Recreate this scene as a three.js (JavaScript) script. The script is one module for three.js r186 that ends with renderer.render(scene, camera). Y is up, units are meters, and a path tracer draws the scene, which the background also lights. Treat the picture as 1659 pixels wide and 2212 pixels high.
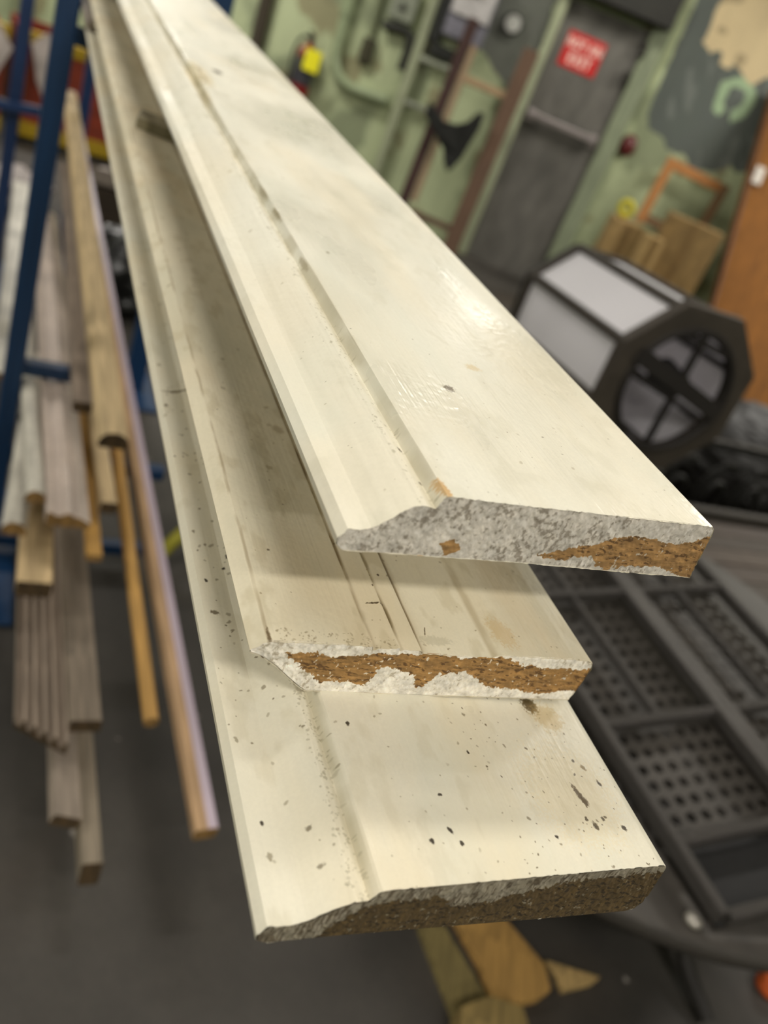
import * as THREE from 'three';
import { RoundedBoxGeometry } from 'three/addons/geometries/RoundedBoxGeometry.js';
import { RectAreaLightUniformsLib } from 'three/addons/lights/RectAreaLightUniformsLib.js';
import { mergeGeometries, toCreasedNormals } from 'three/addons/utils/BufferGeometryUtils.js';

// ---------------------------------------------------------------- camera, exposure, ceiling lights
const scene = new THREE.Scene();
scene.background = new THREE.Color(0x050505);
const camera = new THREE.PerspectiveCamera(64.99, 1659 / 2212, 0.02, 60);
camera.position.set(0, 1.25, 0);
camera.up.set(-0.398, 0.8089, -0.4329);
camera.lookAt(0, 1.25 - 0.4718, -0.8817);
camera.focus = 0.285;
camera.userData.fStop = 7.2;
const renderer = new THREE.WebGLRenderer({ antialias: true });
renderer.toneMapping = THREE.LinearToneMapping;
renderer.toneMappingExposure = 2.08;
renderer.shadowMap.enabled = true;
RectAreaLightUniformsLib.init();

const V = (x, y, z) => new THREE.Vector3(x, y, z);
const EYE = V(0, 1.25, 0), D = V(-0.5249, 0.0512, -0.8496).normalize(), W = V(0.8508, 0, -0.5256).normalize(), T = new THREE.Vector3().crossVectors(W, D);
const wtd = (w, t, d) => EYE.clone().addScaledVector(W, w).addScaledVector(T, t).addScaledVector(D, d);   // the lumber rack's own axes: across, up, along the boards
const LAMP_TURN = Math.atan2(0.5256, 0.8508);

// [x, y, z, length, intensity, turned along the boards?, label]
const LAMPS = [
  [1.14, 3.3, 1.43, 1.3, 36, 'long ceiling fluorescent fixture behind the camera, nearest to it on the right'],
  [-0.45, 3.3, -1.15, 1.3, 15, 'long ceiling fluorescent fixture above the lumber rack'],
  [0.02, 3.02, -6.3, 0.6, 24, 'short ceiling fluorescent fixture near the grey door'],
  [-3.3, 3.3, -5.6, 1.3, 58, 'long ceiling fluorescent fixture above the red bins'],
  [3.0, 3.3, -5.6, 1.3, 78, 'long ceiling fluorescent fixture above the cardboard stack'],
  [-4.5, 3.3, 2.6, 2.4, 46, 'added unseen fill light far behind the camera on the left, shaped as a ceiling fluorescent fixture'],  // added fill that reaches into the gap under the top board
  [-4.9, 3.3, -0.9, 2.4, 38, 'added unseen fill light far left of the lumber rack, shaped as a ceiling fluorescent fixture'],  // second added fill for the gap between the boards
  [3.3, 3.3, -1.6, 1.3, 22, 'added unseen light above the slatted bench, shaped as a ceiling fluorescent fixture'],  // added so the board tops outshine their left-facing edges
  [2.2, 3.3, 3.3, 1.3, 44, 'added unseen light behind the camera, farthest to the right, shaped as a ceiling fluorescent fixture'],  // added so front light reaches deeper under the top board
];

// ---------------------------------------------------------------- naming
const used = {};
const numbered = (n) => { const k = used[n] = (used[n] ?? -1) + 1; return k ? `${n}_${String(k).padStart(3, '0')}` : n; };
function tag(o, label, category, group) { o.userData.label = label; o.userData.category = category; if (group) o.userData.group = group; return o; }
function thing(name, label, category, pos = V(0, 0, 0), group) { const g = new THREE.Group(); g.name = numbered(name); g.position.copy(pos); scene.add(g); return tag(g, label, category, group); }
function part(name, geo, mat, parent, label) { const m = new THREE.Mesh(geo, mat); m.name = name; m.castShadow = m.receiveShadow = true; parent.add(m); if (label) m.userData.label = label; return m; }
function solo(name, geo, mat, label, category, pos, group) { const m = new THREE.Mesh(geo, mat); m.name = numbered(name); m.castShadow = m.receiveShadow = true; if (pos) m.position.copy(pos); scene.add(m); return tag(m, label, category, group); }
function struct(name, geo, mat) { const m = new THREE.Mesh(geo, mat); m.name = name; m.castShadow = m.receiveShadow = true; m.userData.kind = 'structure'; scene.add(m); return m; }
function frameOf(o, x, y, z) { o.quaternion.setFromRotationMatrix(new THREE.Matrix4().makeBasis(x, y, z)); return o; }

// ---------------------------------------------------------------- noise and textures
function rng(seed) { let s = seed >>> 0; return () => { s = (s + 0x6D2B79F5) >>> 0; let t = Math.imul(s ^ s >>> 15, 1 | s); t = t + Math.imul(t ^ t >>> 7, 61 | t) ^ t; return ((t ^ t >>> 14) >>> 0) / 4294967296; }; }
const TAB = new Float32Array(65536); { const r = rng(7); for (let i = 0; i < 65536; i++) TAB[i] = r(); }
function vn(x, y, s = 0) {
  const xi = Math.floor(x), yi = Math.floor(y); let fx = x - xi, fy = y - yi; fx = fx * fx * (3 - 2 * fx); fy = fy * fy * (3 - 2 * fy);
  const a = (xi + s * 37) & 255, b = (xi + 1 + s * 37) & 255, c = ((yi + s * 91) & 255) << 8, e = ((yi + 1 + s * 91) & 255) << 8;
  const p = TAB[c | a], q = TAB[c | b], u = TAB[e | a], v = TAB[e | b];
  return p + (q - p) * fx + (u + (v - u) * fx - p - (q - p) * fx) * fy;
}
const fbm = (x, y, s = 0, n = 4) => { let t = 0, a = 0.5, k = 0; for (let i = 0; i < n; i++) { t += a * vn(x, y, s + i); k += a; a *= 0.5; x *= 2.03; y *= 2.03; } return t / k; };
const clamp = (x, a = 0, b = 1) => Math.min(b, Math.max(a, x)), sst = (a, b, x) => { const t = clamp((x - a) / (b - a)); return t * t * (3 - 2 * t); };
function tex(w, h, fn, srgb = true, wrap = THREE.RepeatWrapping) {
  const d = new Uint8Array(w * h * 4), o = [0, 0, 0];
  for (let j = 0, k = 0; j < h; j++) for (let i = 0; i < w; i++, k += 4) { fn((i + 0.5) / w, (j + 0.5) / h, o); d[k] = clamp(o[0], 0, 255); d[k + 1] = clamp(o[1], 0, 255); d[k + 2] = clamp(o[2], 0, 255); d[k + 3] = 255; }
  const t = new THREE.DataTexture(d, w, h); t.colorSpace = srgb ? THREE.SRGBColorSpace : THREE.NoColorSpace; t.magFilter = THREE.LinearFilter; t.minFilter = THREE.LinearMipmapLinearFilter; t.generateMipmaps = true; t.wrapS = t.wrapT = wrap; t.needsUpdate = true; return t;
}
const mixc = (o, c, k) => { o[0] += (c[0] - o[0]) * k; o[1] += (c[1] - o[1]) * k; o[2] += (c[2] - o[2]) * k; };
const std = (color, roughness = 0.8, extra = {}) => new THREE.MeshStandardMaterial({ color, roughness, ...extra });

// neutral wood grain, streaks along v; one tile is 0.4 m
const grainTex = tex(512, 512, (u, v, o) => { const g = 0.62 * fbm(u * 90, v * 6, 3, 3) + 0.38 * fbm(u * 14 + 0.6 * vn(u * 4, v * 5, 9), v * 2.5, 5, 3); const k = 200 + 120 * (g - 0.4); o[0] = k; o[1] = k * 0.985; o[2] = k * 0.96; });
grainTex.repeat.set(2.5, 2.5);
const mottle = tex(512, 512, (u, v, o) => { const k = 215 + 80 * (fbm(u * 7, v * 7, 11, 5) - 0.5) + 26 * (vn(u * 120, v * 120, 4) - 0.5); o[0] = o[1] = o[2] = k; });
mottle.repeat.set(1.6, 1.6);
const roughBump = tex(256, 256, (u, v, o) => { o[0] = o[1] = o[2] = 255 * fbm(u * 40, v * 40, 21, 3); }, false); roughBump.repeat.set(4, 4);
const wood = (color, roughness = 0.7) => std(color, roughness, { map: grainTex, bumpMap: grainTex, bumpScale: 0.0006 });
const paint = (color, roughness = 0.55) => std(color, roughness, { map: mottle });
const iron = (color, roughness = 0.55, metalness = 0.35) => std(color, roughness, { metalness, map: mottle, bumpMap: roughBump, bumpScale: 0.0006 });

// ---------------------------------------------------------------- geometry helpers
const rbox = (w, h, d, r = 0.004) => new RoundedBoxGeometry(w, h, d, 2, Math.min(r, w / 2.2, h / 2.2, d / 2.2));
const at = (g, x, y, z) => g.translate(x, y, z);
function bar(a, b, w, h, r = 0.003, up = V(0, 1, 0)) {   // rectangular bar from a to b
  const z = b.clone().sub(a), L = z.length(); z.normalize(); let x = new THREE.Vector3().crossVectors(up, z); if (x.lengthSq() < 1e-6) x = V(1, 0, 0); x.normalize(); const y = new THREE.Vector3().crossVectors(z, x);
  return rbox(w, h, L, r).applyMatrix4(new THREE.Matrix4().makeBasis(x, y, z).setPosition(a.clone().add(b).multiplyScalar(0.5)));
}
const tube = (pts, r, n = 40, k = 10, closed = false) => new THREE.TubeGeometry(new THREE.CatmullRomCurve3(pts, closed, 'centripetal'), n, r, k, closed);
const poly = (pts) => { const s = new THREE.Shape(); pts.forEach((p, i) => i ? s.lineTo(p[0], p[1]) : s.moveTo(p[0], p[1])); s.closePath(); return s; };
const extr = (shape, depth, bevel = 0.002, steps = 1, segs = 8) => new THREE.ExtrudeGeometry(shape, { depth, steps, curveSegments: segs, bevelEnabled: bevel > 0, bevelThickness: bevel, bevelSize: bevel, bevelOffset: -bevel, bevelSegments: 2 });
const disc = (r, h, n = 48) => new THREE.CylinderGeometry(r, r, h, n);

// ================================================================ THE SETTING
const WALL_Z = -7.4;
{
  // concrete floor: grey, oily blotches, small paint drops; one tile is 4 m
  const drops = []; { const r = rng(51); for (let i = 0; i < 260; i++) drops.push([r(), r(), 0.0008 + 0.0022 * r() * r()]); }
  const cell = {}; for (const p of drops) { const k = Math.floor(p[0] * 32) + '_' + Math.floor(p[1] * 32); (cell[k] = cell[k] || []).push(p); }
  const floorTex = tex(1024, 1024, (u, v, o) => {
    const a = fbm(u * 9, v * 9, 31, 5), b = fbm(u * 40, v * 40, 41, 3), f = vn(u * 700, v * 700, 3);
    const k = 60 + 34 * (a - 0.5) + 16 * (b - 0.5) + 6 * (f - 0.5); o[0] = k * 1.03; o[1] = k * 0.97; o[2] = k * 0.89;
    mixc(o, [62, 50, 38], 0.5 * sst(0.56, 0.72, fbm(u * 6 + 3, v * 6, 77, 4)));
    const ci = Math.floor(u * 32), cj = Math.floor(v * 32); const L = cell[ci + '_' + cj];
    if (L) for (const p of L) { const e = Math.hypot(u - p[0], v - p[1]); if (e < p[2]) mixc(o, [150, 144, 136], 0.85); }
  });
  floorTex.repeat.set(0.25, 0.25);
  const g = new THREE.BoxGeometry(14, 0.2, 13); const uv = g.attributes.uv, ps = g.attributes.position; for (let i = 0; i < uv.count; i++) uv.setXY(i, ps.getX(i), ps.getZ(i));
  struct('floor', at(g, -1, -0.1, -1.5), std(0xffffff, 0.62, { map: floorTex }));
  struct('ceiling', at(new THREE.BoxGeometry(14, 0.2, 13), -1, 3.9, -1.5), paint(0xb9b6a8, 0.9));

  // back wall: pale green gloss paint with grime, a dark grey painted patch with brushed edges, bare cream plaster and a pale arch mark
  const X0 = -8, WID = 14, HEI = 3.8;
  const inPoly = (x, y, P) => { let c = false; for (let i = 0, j = P.length - 1; i < P.length; j = i++) if ((P[i][1] > y) !== (P[j][1] > y) && x < (P[j][0] - P[i][0]) * (y - P[i][1]) / (P[j][1] - P[i][1]) + P[i][0]) c = !c; return c; };
  const GREY = [[0.62, 2.5], [0.66, 1.52], [0.72, 1.44], [0.86, 1.44], [0.92, 1.36], [1.06, 1.38], [1.18, 1.30], [1.36, 1.34], [1.44, 1.42], [2.6, 1.4], [2.6, 2.5]];
  const CREAM = [[0.79, 2.7], [0.80, 2.1], [0.88, 2.06], [0.95, 2.10], [1.0, 2.02], [1.14, 2.05], [1.28, 1.98], [1.36, 2.06], [2.6, 2.1], [2.6, 2.7]];
  const PLATE = [[-0.82, 2.3], [-0.78, 1.5], [-0.62, 1.40], [-0.46, 1.30], [-0.34, 1.45], [-0.33, 2.3]];
  const wallTex = tex(2048, 1024, (u, v, o) => {
    const x0 = X0 + u * WID, y0 = v * HEI, x = x0 + 0.05 * (fbm(x0 * 12, y0 * 12, 5, 3) - 0.5), y = y0 + 0.07 * (fbm(x0 * 12, y0 * 12, 15, 3) - 0.5);
    const a = fbm(x0 * 1.7, y0 * 1.2, 61, 4), b = fbm(x0 * 9, y0 * 3, 71, 4), k = 1 + 0.16 * (a - 0.5) + 0.12 * (b - 0.5);
    o[0] = 178 * k; o[1] = 188 * k; o[2] = 148 * k;
    mixc(o, [116, 124, 96], 0.7 * sst(0.55, 0.68, fbm(x0 * 2.6 + 4, y0 * 1.9, 81, 5)));     // worn, grimy patches
    mixc(o, [112, 96, 66], 0.5 * sst(0.6, 0.7, fbm(x0 * 5, y0 * 3 + 7, 91, 4)));
    if (inPoly(x, y, PLATE)) { mixc(o, [94, 96, 90], 0.92); }
    if (inPoly(x, y, GREY)) { mixc(o, [82, 88, 84], 0.95); mixc(o, [128, 132, 126], 0.5 * sst(0.6, 0.7, fbm(x0 * 14 + y0 * 6, y0 * 5, 17, 3))); }
    if (inPoly(x, y, CREAM)) { o[0] = 208 * k; o[1] = 188 * k; o[2] = 146 * k; mixc(o, [140, 124, 94], 0.6 * sst(0.66, 0.72, vn(x0 * 9, y0 * 9, 6))); }
    const rx = (x - 1.22) / 1.0, ry = y - 1.86, ang = Math.atan2(ry, rx), rr = Math.hypot(rx, ry * 0.9); if (Math.abs(rr - 0.105) < 0.036 && !(ang < -1.2 && ang > -1.9)) mixc(o, [158, 182, 142], 0.95);
  });
  const wg = new THREE.BoxGeometry(WID, HEI, 0.2);
  struct('wall_back', at(wg, X0 + WID / 2, HEI / 2, WALL_Z - 0.1), std(0xffffff, 0.5, { map: wallTex }));
  struct('wall_left', at(new THREE.BoxGeometry(0.2, 3.8, 13), -7.9, 1.9, -1.5), paint(0xaeb795, 0.6));
  struct('wall_right', at(new THREE.BoxGeometry(0.2, 3.8, 13), 5.9, 1.9, -1.5), paint(0xaeb795, 0.6));
  struct('wall_front', at(new THREE.BoxGeometry(14, 3.8, 0.2), -1, 1.9, 4.9), paint(0xaeb795, 0.6));

  // grey steel door in its green jambs
  const door = new THREE.Group(); door.name = 'door_1'; door.userData.kind = 'structure'; door.position.set(0.08, 0, WALL_Z); scene.add(door);
  part('door_leaf', at(rbox(0.66, 2.03, 0.05, 0.004), 0, 1.015, 0.03), paint(0x74716a, 0.55), door);
  part('jamb', at(rbox(0.07, 2.16, 0.12, 0.008), -0.365, 1.08, 0.06), paint(0xbcc3a0, 0.45), door);
  part('jamb', at(rbox(0.14, 2.16, 0.09, 0.008), 0.405, 1.08, 0.045), paint(0x9aa486, 0.5), door);
  part('lintel', at(rbox(0.8, 0.34, 0.22, 0.01), 0.05, 2.24, 0.11), paint(0x2a2922, 0.7), door);
  const pb = part('panic_bar', mergeGeometries([at(rbox(0.6, 0.05, 0.05, 0.012), 0, 1.205, 0.12), at(rbox(0.07, 0.09, 0.09, 0.01), -0.27, 1.2, 0.09), at(rbox(0.07, 0.09, 0.09, 0.01), 0.27, 1.2, 0.09)]), std(0x948c8a, 0.35, { metalness: 0.6 }), door, 'brushed steel push bar');
  for (const [x, y] of [[0.33, 1.9], [0.30, 1.68]]) part('hinge', at(rbox(0.05, 0.1, 0.05, 0.01), x, y, 0.09), iron(0x2e2a22), door);
  void pb;
  // pale green vertical wall strip
  struct('trim_1', at(rbox(0.08, 3.6, 0.09, 0.02), -1.225, 1.8, WALL_Z + 0.045), paint(0xbcc3a0, 0.45));
}

// ---------------------------------------------------------------- lamps
{
  const tubeMat = new THREE.MeshStandardMaterial({ color: 0xffffff, emissive: 0xfff6e2, emissiveIntensity: 5 });
  LAMPS.forEach(([x, y, z, len, inten, label]) => {
    const g = thing('fluorescent_fixture', label, 'ceiling light', V(x, y, z)); g.rotation.y = LAMP_TURN;
    part('housing', at(rbox(len + 0.08, 0.06, 0.26, 0.01), 0, 0.05, 0), paint(0xe6e4da, 0.4), g);
    for (const s of [-1, 1]) part('fluorescent_tube', at(new THREE.CylinderGeometry(0.016, 0.016, len, 16).rotateZ(Math.PI / 2), 0, 0, s * 0.06), tubeMat, g);
    for (const s of [-1, 1]) part('rod', at(new THREE.CylinderGeometry(0.005, 0.005, 3.79 - y - 0.08, 8), s * len * 0.4, 0.08 + (3.79 - y - 0.08) / 2, 0), iron(0x888478), g);
    const l = new THREE.RectAreaLight(0xfffaf2, inten, len, 0.2); l.position.set(0, -0.03, 0); l.rotation.x = -Math.PI / 2; l.castShadow = true; g.add(l);
  });
}

// ================================================================ THE THREE BASEBOARDS
const LEN_F = (d) => 1.1 * d / (d + 0.4);      // length to texture u: fine near the sawn end, coarse far away
const LEN_I = (u) => 0.4 * u / (1.1 - u);
function smoothProfile(P, step = 0.0014) { const r = []; P.forEach((p, i) => { const q = P[(i + 1) % P.length], n = Math.max(1, Math.ceil(Math.hypot(q[0] - p[0], q[1] - p[1]) / step)); for (let k = 0; k < n; k++) r.push([p[0] + (q[0] - p[0]) * k / n, p[1] + (q[1] - p[1]) * k / n]); }); return r; }
function boardBody(P0, L, seed) {   // x across, y up, the sawn end at z = 0, the board running to -z
  const P = smoothProfile(P0), n = P.length, ds = [0, 0.0005, 0.0015, 0.004]; let st = 0.004; while (ds[ds.length - 1] < L) { st *= 1.12; ds.push(Math.min(L, ds[ds.length - 1] + st)); }
  const pos = [], uv = [], idx = [];
  ds.forEach((d, k) => { for (let i = 0; i <= n; i++) { const [x, y] = P[i % n]; let jx = 0, jy = 0, jz = 0;
    if (k === 0) { jz = 0.0009 * (fbm(x * 900, y * 900, seed, 3) - 0.62); jy = (y > 0.004 || P0.flip) ? -0.0002 : 0; }
    jx = 0.0007 * (vn(d * 9, y * 40 + x * 8, seed + 4) - 0.5); jy += 0.0004 * (vn(d * 14, x * 60, seed + 5) - 0.5);
    pos.push(x + jx, y + jy, -d + jz); uv.push(LEN_F(d), (x + 0.008) / 0.17); } });
  for (let k = 0; k < ds.length - 1; k++) for (let i = 0; i < n; i++) { const a = k * (n + 1) + i, b = a + n + 1; idx.push(a, b, a + 1, b, b + 1, a + 1); }
  const g = new THREE.BufferGeometry(); g.setAttribute('position', new THREE.Float32BufferAttribute(pos, 3)); g.setAttribute('uv', new THREE.Float32BufferAttribute(uv, 2)); g.setIndex(idx);
  return toCreasedNormals(g, 0.6);
}
function boardCap(P, seed, rough, z0 = -0.0006) {     // the rough sawn end
  const xs = P.map((p) => p[0]), x0 = Math.min(...xs), x1 = Math.max(...xs), NX = 300, NY = 40, pos = [], uv = [], idx = [];
  const span = (x) => { const h = []; P.forEach((p, i) => { const q = P[(i + 1) % P.length]; if ((p[0] <= x) !== (q[0] <= x)) h.push(p[1] + (q[1] - p[1]) * (x - p[0]) / (q[0] - p[0])); }); return h.length < 2 ? null : [Math.min(...h), Math.max(...h)]; };
  for (let i = 0; i <= NX; i++) { const x = x0 + (x1 - x0) * clamp(i / NX, 0.0006, 0.9994), s = span(x);
    for (let j = 0; j <= NY; j++) { const y = s[0] + (s[1] - s[0]) * j / NY, e = Math.min(j, NY - j) / NY; const h = rough * (fbm(x * 1100, y * 700, seed, 3) - 0.5) + 0.4 * rough * (vn(x * 260, y * 200, seed + 8) - 0.5);
      pos.push(x, y, z0 + h * sst(0, 0.08, e)); uv.push((x + 0.01) / 0.17, (y + 0.03) / 0.06); } }
  for (let i = 0; i < NX; i++) for (let j = 0; j < NY; j++) { const a = i * (NY + 1) + j, b = a + NY + 1; idx.push(a, b, a + 1, b, b + 1, a + 1); }
  const g = new THREE.BufferGeometry(); g.setAttribute('position', new THREE.Float32BufferAttribute(pos, 3)); g.setAttribute('uv', new THREE.Float32BufferAttribute(uv, 2)); g.setIndex(idx); g.computeVertexNormals(); return g;
}
const inside = (x, y, P) => { let c = false; for (let i = 0, j = P.length - 1; i < P.length; j = i++) if ((P[i][1] > y) !== (P[j][1] > y) && x < (P[j][0] - P[i][0]) * (y - P[i][1]) / (P[j][1] - P[i][1]) + P[i][0]) c = !c; return c; };
// painted face: colour in metric coordinates (d along, x across); marks = [x, d, half width, half length, lean, rgb, strength]
function boardMaps(o) {
  const SZ = [2048, 1024], grid = {};
  const put = (m) => { const R = Math.max(m[2], m[3]) * 1.5; const i0 = Math.floor((m[1] - R) / 0.01), i1 = Math.floor((m[1] + R) / 0.01); for (let i = i0; i <= i1; i++) (grid[i] = grid[i] || []).push(m); };
  o.marks.forEach(put);
  const r = rng(o.seed);
  for (const s of o.specks) for (let i = 0; i < s.n; i++) { const d = s.d0 + (s.d1 - s.d0) * Math.pow(r(), s.pow || 1), x = s.x0 + (s.x1 - s.x0) * r(), k = s.r * (0.35 + 0.9 * r() * r()) * (1 + d * 1.2); put([x, d, k, k * (0.8 + 1.2 * r()), r() * 3, s.c, s.k * (0.4 + 0.6 * r())]); }
  const map = tex(SZ[0], SZ[1], (u, v, c) => {
    const d = LEN_I(u), x = v * 0.17 - 0.008, S = o.seed;
    const br = fbm(x * 900, d * 22, S + 1, 2), lo = fbm(d * 9, x * 26, S + 2, 4), me = fbm(d * 45, x * 60, S + 3, 3), fi = vn(d * 1600, x * 1600, S + 4);
    c[0] = o.base[0]; c[1] = o.base[1]; c[2] = o.base[2];
    const k = 1 + 0.016 * (br - 0.5) + 0.02 * (fi - 0.5) + 0.03 * (me - 0.5); c[0] *= k; c[1] *= k; c[2] *= k;
    mixc(c, o.warm, o.warmK * sst(0.45, 0.75, lo)); mixc(c, o.cool, o.coolK * sst(0.5, 0.75, fbm(d * 14 + 5, x * 34, S + 6, 4)));
    mixc(c, o.grime, o.grimeK * sst(0.58, 0.74, fbm(d * 60, x * 130, S + 7, 4)));
    for (const ln of o.lines || []) { const wob = 0.0012 * (fbm(d * 60, 3, S + 9, 3) - 0.5), e = Math.abs(x - ln[0] - wob); if (e < ln[1] * 1.6) mixc(c, ln[2], ln[3] * sst(ln[1] * 1.6, ln[1] * 0.3, e) * sst(0.3, 0.62, fbm(d * 55, x * 200, S + 12, 3))); }
    const M = grid[Math.floor(d / 0.01)]; if (M) for (const m of M) { let dx = x - m[0], dd = d - m[1]; const ca = Math.cos(m[4]), sa = Math.sin(m[4]), a = (dx * ca + dd * sa) / m[2], b = (-dx * sa + dd * ca) / m[3]; const e = Math.hypot(a, b) + 0.9 * (fbm(x * 1500, d * 1500, S + 10, 2) - 0.5); if (e < 1.1) mixc(c, m[5], m[6] * sst(1.1, 0.55, e)); }
  });
  const rough = tex(1024, 512, (u, v, c) => { const d = LEN_I(u), x = v * 0.17 - 0.008; const k = o.rough + o.roughVar * (fbm(d * 16, x * 36, o.seed + 20, 4) - 0.45) + 0.08 * (fbm(d * 80, x * 160, o.seed + 22, 3) - 0.5); c[0] = 255; c[1] = 255 * clamp(k + (x < 0.0235 ? 0.2 : 0), 0.12, 0.95); c[2] = 0; }, false);
  const bump = tex(1024, 512, (u, v, c) => { const d = LEN_I(u), x = v * 0.17 - 0.008; let h = 0.5 + 0.16 * (fbm(x * 1300, d * 30, o.seed + 30, 2) - 0.5) + 0.5 * (fbm(d * 25, x * 45, o.seed + 33, 3) - 0.5) + 0.25 * (fbm(d * 420, x * 420, o.seed + 35, 2) - 0.5); c[0] = c[1] = c[2] = 255 * clamp(h); }, false);
  for (const t of [map, rough, bump]) t.wrapS = t.wrapT = THREE.ClampToEdgeWrapping;
  return new THREE.MeshPhysicalMaterial({ map, roughnessMap: rough, roughness: 1, bumpMap: bump, bumpScale: o.bump ?? 0.0005, specularIntensity: o.spec ?? 1 });
}
function capMat(o) {
  const map = tex(2048, 512, (u, v, c) => {
    const x0 = u * 0.17 - 0.01, y0 = v * 0.06 - 0.03, q = o.edge ?? 0.0022, x = x0 + q * (fbm(x0 * 700, y0 * 700, o.seed, 3) - 0.5), y = y0 + q * (fbm(x0 * 700, y0 * 700, o.seed + 5, 3) - 0.5);
    const k = 1 + 0.16 * (fbm(x0 * 1500, y0 * 1500, o.seed + 2, 3) - 0.5) + 0.3 * (fbm(x0 * 260, y0 * 260, o.seed + 3, 3) - 0.5);
    c[0] = o.base[0] * k; c[1] = o.base[1] * k; c[2] = o.base[2] * k;
    { const fx = o.saw ? 1700 : 900, fy = o.saw ? 260 : 700; mixc(c, o.pit, 0.6 * sst(0.56, 0.76, fbm(x0 * fx, y0 * fy, o.seed + 7, 4) + 0.5 * (fbm(x0 * 130, y0 * 150, o.seed + 9, 2) - 0.5) + o.pitK)); mixc(c, o.lit, 0.5 * sst(0.56, 0.7, fbm(x0 * fx * 0.7 + 9, y0 * fy * 0.8, o.seed + 19, 3))); }
    if (o.wood.some((P) => inside(x, y, P)) !== !!o.flip) { const g = o.saw ? fbm(x0 * 1500, y0 * 200, o.seed + 11, 4) : fbm(x0 * 240 + y0 * 90, y0 * 900, o.seed + 11, 4), w = 1 + 0.55 * (g - 0.5); c[0] = o.brown[0] * w; c[1] = o.brown[1] * w; c[2] = o.brown[2] * w; mixc(c, o.dark, 0.8 * sst(0.60, 0.72, fbm(x0 * 420 + 300 * y0, y0 * 1100, o.seed + 13, 3))); mixc(c, o.base, 0.8 * sst(0.74, 0.80, fbm(x0 * 800, y0 * 600, o.seed + 17, 3))); }
  });
  map.wrapS = map.wrapT = THREE.ClampToEdgeWrapping;
  return std(0xffffff, 0.92, { map });
}
function baseboard(name, label, O, tilt, d0, L, P, seed, mat, cap, rough) {
  const g = thing(name, label, 'baseboard', wtd(O[0], O[1], d0)), c = Math.cos(tilt), s = Math.sin(tilt);
  frameOf(g, W.clone().multiplyScalar(c).addScaledVector(T, s), W.clone().multiplyScalar(-s).addScaledVector(T, c), D.clone().negate());
  part('painted_board', boardBody(P, L, seed), mat, g);
  part('sawn_end', boardCap(P, seed + 50, rough, cap[2] ?? -0.0004), cap[0], g, cap[1]);
  return g;
}
const SOOT = [52, 44, 32];
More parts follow.
